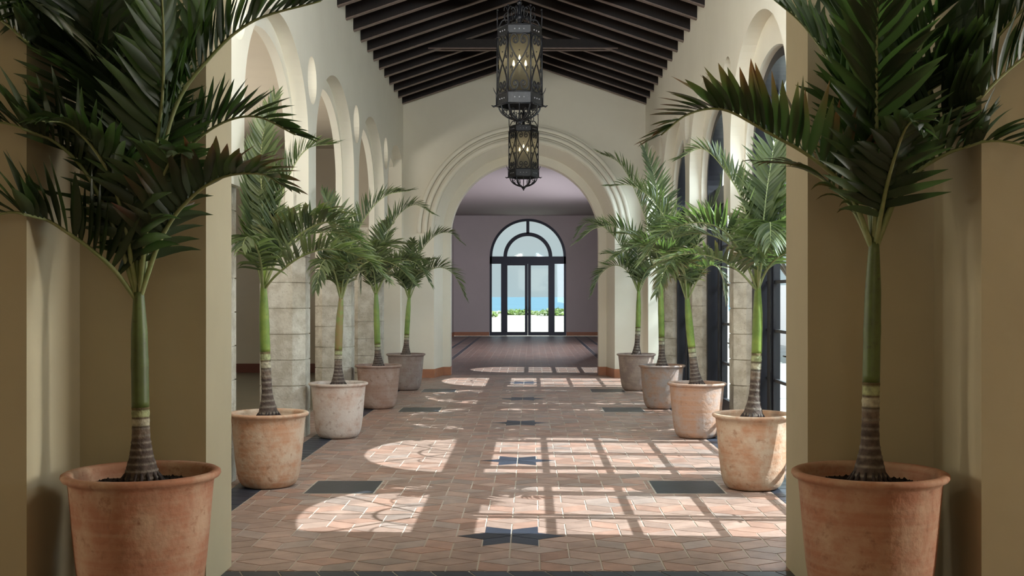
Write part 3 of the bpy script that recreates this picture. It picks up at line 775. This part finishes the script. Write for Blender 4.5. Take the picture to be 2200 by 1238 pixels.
def palm(base, k, potm, crown, shaft0, fronds, fillers, label, seed, near=False, shaftm=SHAFT, thick=1.0):
    """base: pot centre on the floor; crown: where the stalks spread; shaft0: height fraction at which the green begins"""
    base = Vector(base); root = empty('potted_palm', base)
    tag(root, label, 'potted palm', 'palms in terracotta pots')
    pot_mesh(k, potm, root, seed); soil_mesh(k, root, seed)
    r = random.Random(seed)
    z0 = .60*k; cr = Vector(crown)-base; n = 40
    bend = Vector((r.uniform(-.012, .012), r.uniform(-.012, .012), 0))
    lp = lambda t: Vector((cr.x*t, cr.y*t, z0+(cr.z-z0)*t))+bend*sin(pi*t)*1.0
    def rad(t):
        zz = t*(cr.z-z0)
        return thick*(.038+.050*math.exp(-(zz/.15)**2*1.0)+.004*math.exp(-zz/.4)+.006*sin(pi*t)-.012*max(0, t-.8)/.2)
    pts = []; rs = []; cols = []
    tt = shaft0; nr = 44
    for i in range(nr+1):
        t = tt*i/nr; pts.append(lp(t)); ring = (i % 4 == 0); rs.append(rad(t)*(1.035 if ring else 1.0)+(.002 if r.random() < .2 else 0))
        f = i/nr
        if f < .60: c = (.085, .062, .052)
        elif f < .72: c = (.16, .12, .09)
        elif f < .76: c = (.07, .055, .04)
        elif f < .86: c = (.36, .33, .24)
        elif f < .885: c = (.09, .06, .04)
        elif f < .97: c = (.30, .32, .17)
        else: c = (.13, .10, .05)
        if ring and f < .75: c = (.20, .17, .14)
        cols.append((*c, 1))
    b = M(); b.tube(pts, rs, 20, 0, True, cols); tr_ = b.build('trunk', TRUNK, root, True)
    b = M()   # root flare fingers
    for i in range(15):
        a = i*2*pi/15+r.uniform(-.1, .1); q = .085*thick
        b.tube([(cr.x*0+q*.72*cos(a), q*.72*sin(a), z0+.085), (q*1.1*cos(a), q*1.1*sin(a), z0+.04), (q*1.5*cos(a), q*1.5*sin(a), z0-.01)], [.008, .010, .009], 6, 0, True, [(.04, .03, .028, 1)]*3)
    b.build('roots', TRUNK, tr_, True)
    b = M(); pts = []; rs = []
    for i in range(21):
        t = tt+(1-tt)*i/20; pts.append(lp(t)); rs.append(rad(t)*(1.06 if i in (7, 8) else 1.02))
    b.tube(pts, rs, 18)
    tip = lp(1)
    for i in range(3): b.tube([tip-Vector((0, 0, .02)), tip+Vector((.012*cos(i*2.1), .012*sin(i*2.1), .18)), tip+Vector((.03*cos(i*2.1), .03*sin(i*2.1), .42))], [.026, .016, .005], 8)
    b.build('crownshaft', shaftm, root)
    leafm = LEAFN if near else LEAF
    for i, f in enumerate(fronds):
        pts = [P(x, y, base.y+dy)-base for x, y, dy in f['p']]
        pts[0] = lp(1)-Vector((0, 0, .05))+(pts[0]-lp(1))*.15
        frond(root, pts, f.get('L', .42), f.get('w', .04), f.get('lift', 42), f.get('droop', .35), f.get('dens', 30), seed*31+i, leafm, f.get('dry', .0), f.get('r', .011), f.get('u0', .22), f.get('h'))
    for i, (az, el, ln, arch) in enumerate(fillers):
        # a frond leaving at azimuth az with starting elevation el, bending down by arch degrees over its length ln
        p = lp(1)-Vector((0, 0, .04)); pts = [p.copy()]; a = radians(az); m_ = 7
        for j in range(m_):
            ee = radians(el-arch*(j/(m_-1))**1.25); p = p+Vector((cos(a)*cos(ee), sin(a)*cos(ee), sin(ee)))*ln/m_; pts.append(p.copy())
        frond(root, pts, .40 if not near else .50, .036 if not near else .05, 32, .55, 30, seed*57+i, leafm, .45 if r.random() < .5 else .08, .010, .2)
    return root

ORANGE = pot_mat('orange_terracotta', (.48, .26, .155), (.56, .43, .32), .42, .62)
NEARP = pot_mat('red_brown_terracotta', (.38, .175, .105), (.46, .30, .20), .45, .66)
PINKW = pot_mat('limewashed_terracotta', (.46, .32, .25), (.56, .48, .42), .35, .55)
BROWNP = pot_mat('pinkish_brown_terracotta', (.32, .20, .15), (.40, .29, .24), .42, .62)
GREYP = pot_mat('grey_brown_terracotta', (.24, .17, .145), (.30, .25, .22), .42, .62)

def X(px, Y): return (px-CX)*Y/F+CAMX
YN = 6.22
n_ = dict(L=.52, w=.066, dens=24, r=.014)
palm((X(305, YN), YN, 0), 1.15, NEARP, P(298, 628, YN), .40, [
    dict(n_, p=[(300, 620, 0), (345, 515, -.05), (400, 435, -.12), (475, 382, -.2), (560, 374, -.3), (612, 402, -.36)], dry=.8, droop=.12, L=.42, u0=.25, lift=34),
    dict(n_, p=[(306, 620, 0), (330, 430, 0), (375, 235, .05), (450, 125, .1), (545, 45, .12), (690, 2, .15)], L=.52, u0=.35, lift=62, droop=.1, r=.018),
    dict(n_, p=[(304, 620, 0), (330, 460, .15), (390, 340, .3), (470, 275, .4), (560, 258, .48), (650, 300, .55)], L=.46, u0=.3, lift=52, droop=.12),
    dict(n_, p=[(292, 640, 0), (240, 575, -.05), (160, 510, -.12), (70, 462, -.2), (-30, 478, -.3), (-110, 520, -.35)], L=.46, u0=.15, lift=62, droop=.1),
    dict(n_, p=[(294, 620, 0), (245, 490, -.05), (180, 365, -.1), (100, 295, -.15), (0, 272, -.2), (-110, 300, -.25)], L=.50, u0=.2, lift=55, droop=.15),
    dict(n_, p=[(298, 610, 0), (280, 420, .1), (235, 250, .2), (150, 130, .3), (40, 60, .4), (-80, 50, .5)], L=.56, u0=.25, lift=50, droop=.2),
    dict(n_, p=[(300, 600, 0), (290, 400, .1), (262, 210, .2), (225, 50, .3), (180, -120, .4), (110, -230, .5)], L=.56, u0=.2, lift=30, droop=.2, h=(-.4, .9, 0)),
    dict(n_, p=[(302, 600, 0), (318, 420, -.08), (345, 250, -.15), (352, 100, -.2), (345, -60, -.3)], L=.46, u0=.3, lift=35, droop=.25, h=(.9, -.5, 0)),
    dict(n_, p=[(302, 600, 0), (340, 350, .1), (400, 150, .2), (470, 0, .3), (560, -110, .4)], L=.55, u0=.25, lift=35, droop=.2, h=(.7, .7, 0)),
    dict(n_, p=[(296, 610, 0), (260, 450, -.1), (215, 340, -.2), (150, 270, -.35), (90, 260, -.5)], L=.44, u0=.2, lift=20, droop=.7, h=(-.6, -.8, 0)),
    dict(n_, p=[(300, 600, 0), (320, 470, -.1), (350, 380, -.22), (375, 330, -.36), (385, 330, -.5)], L=.40, u0=.2, lift=20, droop=.7, h=(.3, -.95, 0)),
    dict(n_, p=[(298, 600, 0), (270, 330, .1), (190, 120, .15), (90, -20, .2), (-40, -110, .25)], L=.60, u0=.3, lift=30, droop=.5, h=(-.8, .6, 0)),
    dict(n_, p=[(298, 600, 0), (300, 380, .2), (285, 200, .4), (270, 90, .6), (260, 40, .75)], L=.55, u0=.2, lift=25, droop=.4, h=(0, 1, 0)),
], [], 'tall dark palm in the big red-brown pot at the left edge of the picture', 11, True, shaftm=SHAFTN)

palm((X(1868, YN), YN, 0), 1.15, NEARP, P(1878, 520, YN), .42, [
    dict(n_, p=[(1874, 520, 0), (1825, 415, -.05), (1745, 340, -.12), (1650, 285, -.2), (1555, 236, -.28), (1480, 245, -.33), (1420, 290, -.36)], L=.48, u0=.2, lift=58, droop=.05, dry=1.0),
    dict(n_, p=[(1880, 510, 0), (1882, 350, -.06), (1882, 180, -.12), (1884, 40, -.18), (1890, -120, -.3)], L=.52, u0=.15, lift=35, droop=.12, h=(0, 1, 0), r=.018),
    dict(n_, p=[(1884, 510, 0), (1940, 390, .05), (2005, 280, .1), (2090, 185, .15), (2190, 120, .2), (2330, 90, .25)], L=.50, u0=.2, lift=60, droop=.12),
    dict(n_, p=[(1882, 520, 0), (1925, 420, -.05), (1990, 355, -.1), (2080, 315, -.18), (2180, 320, -.25), (2290, 370, -.3)], L=.36, u0=.2, lift=58, droop=.5),
    dict(n_, p=[(1874, 530, 0), (1830, 445, .12), (1775, 390, .22), (1705, 355, .32), (1625, 350, .4)], L=.34, w=.026, u0=.25, lift=10, droop=1.1, dry=.7),
    dict(n_, p=[(1878, 510, 0), (1850, 330, .1), (1800, 170, .2), (1730, 60, .3), (1640, -10, .4)], L=.50, u0=.25, lift=40, droop=.25),
    dict(n_, p=[(1880, 500, 0), (1915, 300, .1), (1975, 110, .2), (2050, -30, .3), (2140, -140, .4)], L=.55, u0=.2, lift=35, droop=.2),
    dict(n_, p=[(1880, 500, 0), (1935, 320, .15), (2030, 150, .3), (2150, 30, .45), (2280, -20, .6)], L=.55, u0=.25, lift=45, droop=.25),
    dict(n_, p=[(1878, 500, 0), (1865, 330, .2), (1840, 150, .4), (1800, -10, .55), (1750, -140, .7)], L=.55, u0=.2, lift=30, droop=.2, h=(-.3, .95, 0)),
    dict(n_, p=[(1880, 505, 0), (1905, 400, -.12), (1935, 300, -.28), (1960, 260, -.42), (1985, 280, -.55)], L=.32, u0=.2, lift=20, droop=.6, h=(.4, -.9, 0)),
    dict(n_, p=[(1880, 505, 0), (1880, 330, .25), (1885, 160, .45), (1890, 30, .6), (1900, -60, .7)], L=.55, u0=.2, lift=25, droop=.3, h=(0.1, 1, 0)),
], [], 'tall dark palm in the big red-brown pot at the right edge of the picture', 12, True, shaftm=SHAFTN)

m_ = dict(L=.36, w=.034, dens=34, r=.010)
Y2 = 10.4
palm((X(577, Y2), Y2, 0), 1.0, ORANGE, P(566, 612, Y2), .50, [
    dict(m_, p=[(566, 612, 0), (600, 550, -.05), (650, 500, -.1), (710, 478, -.15), (770, 520, -.2), (800, 570, -.22)], lift=50),
    dict(m_, p=[(566, 612, 0), (595, 590, -.1), (650, 550, -.25), (715, 535, -.35), (790, 560, -.4), (830, 600, -.4)], lift=45, droop=.4),
    dict(m_, p=[(564, 612, 0), (560, 560, -.2), (545, 520, -.4), (530, 510, -.6), (520, 530, -.8)], lift=0, droop=1.0, h=(-.3, -1, 0), L=.42),
    dict(m_, p=[(566, 605, 0), (590, 480, .05), (620, 380, .1), (660, 320, .15), (715, 310, .2)], lift=45, L=.42, droop=.15),
    dict(m_, p=[(566, 605, 0), (565, 470, .1), (560, 350, .2), (570, 270, .3), (590, 210, .35)], lift=35, L=.42, droop=.15, h=(0, 1, 0)),
    dict(m_, p=[(564, 605, 0), (545, 480, .1), (510, 380, .2), (460, 320, .3), (400, 300, .4)], lift=45, L=.42, droop=.2),
    dict(m_, p=[(564, 605, 0), (540, 530, .1), (500, 470, .2), (450, 450, .3), (390, 480, .4)], lift=45, L=.38, droop=.4),
], [(80, 75, 1.1, 60), (130, 70, 1.1, 80), (30, 68, 1.1, 85), (-20, 74, 1.2, 80)], 'palm in the orange terracotta pot beside the left portal jamb', 21)
Y2 = 10.28
palm((X(1617, Y2), Y2, 0), 1.0, ORANGE, P(1628, 615, Y2), .50, [
    dict(m_, p=[(1628, 612, 0), (1600, 560, -.1), (1560, 500, -.2), (1500, 478, -.3), (1430, 500, -.35), (1380, 560, -.35)], lift=50, L=.38),
    dict(m_, p=[(1628, 612, 0), (1590, 585, -.15), (1540, 555, -.3), (1480, 545, -.4), (1420, 560, -.5)], lift=30, droop=.6, dry=.5),
    dict(m_, p=[(1630, 612, 0), (1640, 540, -.25), (1650, 490, -.5), (1655, 480, -.7), (1655, 520, -.95)], lift=0, droop=1.0, h=(.1, -1, 0), L=.52),
    dict(m_, p=[(1629, 605, 0), (1640, 480, .05), (1652, 380, .1), (1670, 290, .15), (1700, 220, .2)], lift=35, L=.42, droop=.15, h=(.2, 1, 0)),
    dict(m_, p=[(1628, 605, 0), (1600, 450, .1), (1560, 370, .2), (1510, 320, .3), (1460, 340, .35)], lift=45, L=.36, droop=.15),
    dict(m_, p=[(1630, 605, 0), (1670, 520, 0), (1720, 460, 0), (1780, 440, 0), (1850, 470, 0)], lift=45, droop=.3),
    dict(m_, p=[(1630, 605, 0), (1650, 470, .1), (1700, 360, .2), (1770, 300, .3)], lift=45, droop=.3),
], [(80, 75, 1.1, 60), (150, 70, 1.0, 80), (-100, 66, 1.0, 105), (-60, 60, .9, 100)], 'palm in the bright orange pot beside the right portal jamb, half in sun', 22)
Y3 = 14.0
f3 = dict(L=.38, w=.034, dens=30, r=.010)
palm((X(727, Y3), Y3, 0), 1.0, PINKW, P(733, 640, Y3), .42, [
    dict(f3, p=[(733, 640, 0), (720, 590, -.2), (705, 560, -.45), (690, 570, -.7), (680, 620, -.9)], lift=0, droop=1.0, h=(-.3, -1, 0)),
    dict(f3, p=[(733, 640, 0), (755, 590, -.1), (800, 560, -.2), (850, 570, -.25), (890, 610, -.3)], lift=45),
    dict(f3, p=[(733, 640, 0), (750, 540, 0), (790, 460, 0), (830, 420, 0), (880, 410, 0)], lift=45, L=.42),
    dict(f3, p=[(733, 640, 0), (730, 540, .1), (715, 460, .2), (690, 420, .3), (650, 410, .4)], lift=45, L=.42),
    dict(f3, p=[(733, 640, 0), (715, 590, .1), (690, 555, .2), (660, 545, .3), (630, 565, .4)], lift=40, droop=.5),
], [(90, 78, 1.2, 50), (50, 72, 1.1, 80), (140, 70, 1.0, 80), (-70, 70, .9, 90), (-30, 74, 1.2, 85), (20, 74, 1.2, 75)], 'palm in the whitish limewashed pot, second of the left row inside the hall', 31, shaftm=SHAFTB)
palm((X(1497, Y3), Y3, 0), 1.0, pot_mat('tan_terracotta', (.42, .245, .16), (.40, .32, .28), .45, .62), P(1476, 640, Y3), .45, [
    dict(f3, p=[(1476, 640, 0), (1450, 580, -.1), (1410, 540, -.2), (1360, 530, -.25), (1310, 560, -.3)], lift=45),
    dict(f3, p=[(1476, 640, 0), (1505, 590, -.15), (1530, 570, -.3), (1555, 590, -.4), (1570, 640, -.5)], lift=30, droop=.8, dry=.6),
    dict(f3, p=[(1476, 640, 0), (1450, 520, 0), (1410, 440, 0), (1360, 400, 0), (1310, 400, 0)], lift=45, L=.44),
    dict(f3, p=[(1476, 640, 0), (1470, 580, -.2), (1450, 560, -.4), (1430, 580, -.6), (1410, 630, -.75)], lift=10, droop=1.0, h=(-.4, -1, 0), dry=.6),
    dict(f3, p=[(1478, 640, 0), (1500, 520, 0), (1540, 430, 0), (1590, 390, 0)], lift=45, L=.4),
], [(90, 78, 1.2, 50), (120, 72, 1.2, 70), (40, 70, 1.0, 80), (180, 75, 1.3, 70), (-110, 70, 1.1, 95), (-150, 74, 1.2, 85)], 'palm in the tan and orange pot, second of the right row inside the hall', 32)
Y4 = 17.65
palm((X(813, Y4), Y4, 0), 1.0, BROWNP, P(808, 630, Y4), .33, [
    dict(f3, p=[(808, 630, 0), (820, 540, 0), (850, 470, 0), (890, 440, 0), (930, 460, 0)], lift=45, L=.42),
    dict(f3, p=[(808, 630, 0), (830, 590, -.1), (865, 560, -.2), (900, 570, -.3), (925, 610, -.3)], lift=40),
    dict(f3, p=[(808, 630, 0), (785, 590, 0), (760, 570, 0), (735, 580, 0), (715, 620, 0)], lift=40),
], [(80, 80, 1.4, 40), (110, 72, 1.3, 70), (200, 72, 1.2, 75), (-20, 70, 1.1, 85), (-90, 66, 1.0, 95), (-130, 62, .9, 90)], 'palm in the pinkish brown pot, third of the left row inside the hall', 41)
palm((X(1422, Y4), Y4, 0), 1.0, pot_mat('stained_brown_terracotta', (.36, .22, .15), (.32, .27, .25), .42, .6), P(1418, 585, Y4), .33, [
    dict(f3, p=[(1418, 585, 0), (1390, 480, 0), (1360, 400, 0), (1330, 350, 0), (1290, 330, 0)], lift=45, L=.48),
    dict(f3, p=[(1418, 585, 0), (1380, 530, 0), (1330, 490, 0), (1280, 490, 0), (1240, 520, 0)], lift=45, L=.42),
    dict(f3, p=[(1418, 585, 0), (1420, 470, 0), (1405, 380, 0), (1385, 320, 0)], lift=40, L=.48, h=(-.3, 1, 0)),
], [(80, 80, 1.3, 40), (20, 72, 1.2, 70), (-50, 70, 1.1, 85), (-110, 64, 1.0, 95)], 'palm in the brown pot with greyish stains, third of the right row inside the hall', 42)
Y5 = 21.1
palm((X(872, Y5), Y5, 0), 1.0, GREYP, P(879, 640, Y5), .38, [
    dict(f3, p=[(879, 640, 0), (900, 600, 0), (940, 575, 0), (975, 590, 0), (1000, 640, 0)], lift=45, L=.42),
    dict(f3, p=[(879, 640, 0), (895, 560, 0), (930, 510, 0), (965, 500, 0), (990, 520, 0)], lift=45, L=.40),
    dict(f3, p=[(879, 640, 0), (860, 600, 0), (835, 590, 0), (815, 610, 0)], lift=40),
], [(90, 80, 1.3, 40), (170, 74, 1.3, 70), (-60, 70, 1.0, 85), (-120, 66, 1.0, 95), (60, 70, 1.2, 60)], 'palm in the dark grey-brown pot, furthest of the left row', 51)
palm((X(1367, Y5), Y5, 0), 1.0, pot_mat('mottled_pinkish_terracotta', (.38, .29, .24), (.28, .21, .185), .45, .58), P(1372, 625, Y5), .45, [
    dict(f3, p=[(1372, 625, 0), (1350, 585, 0), (1320, 570, 0), (1290, 590, 0), (1270, 635, 0)], lift=45, L=.40),
    dict(f3, p=[(1372, 625, 0), (1340, 540, 0), (1300, 490, 0), (1260, 480, 0), (1235, 510, 0)], lift=45, L=.42),
    dict(f3, p=[(1372, 625, 0), (1395, 585, 0), (1420, 575, 0), (1440, 595, 0)], lift=40),
], [(90, 80, 1.3, 40), (10, 74, 1.3, 70), (-60, 70, 1.0, 85), (130, 70, 1.3, 70)], 'palm in the mottled pinkish grey pot, furthest of the right row', 52)
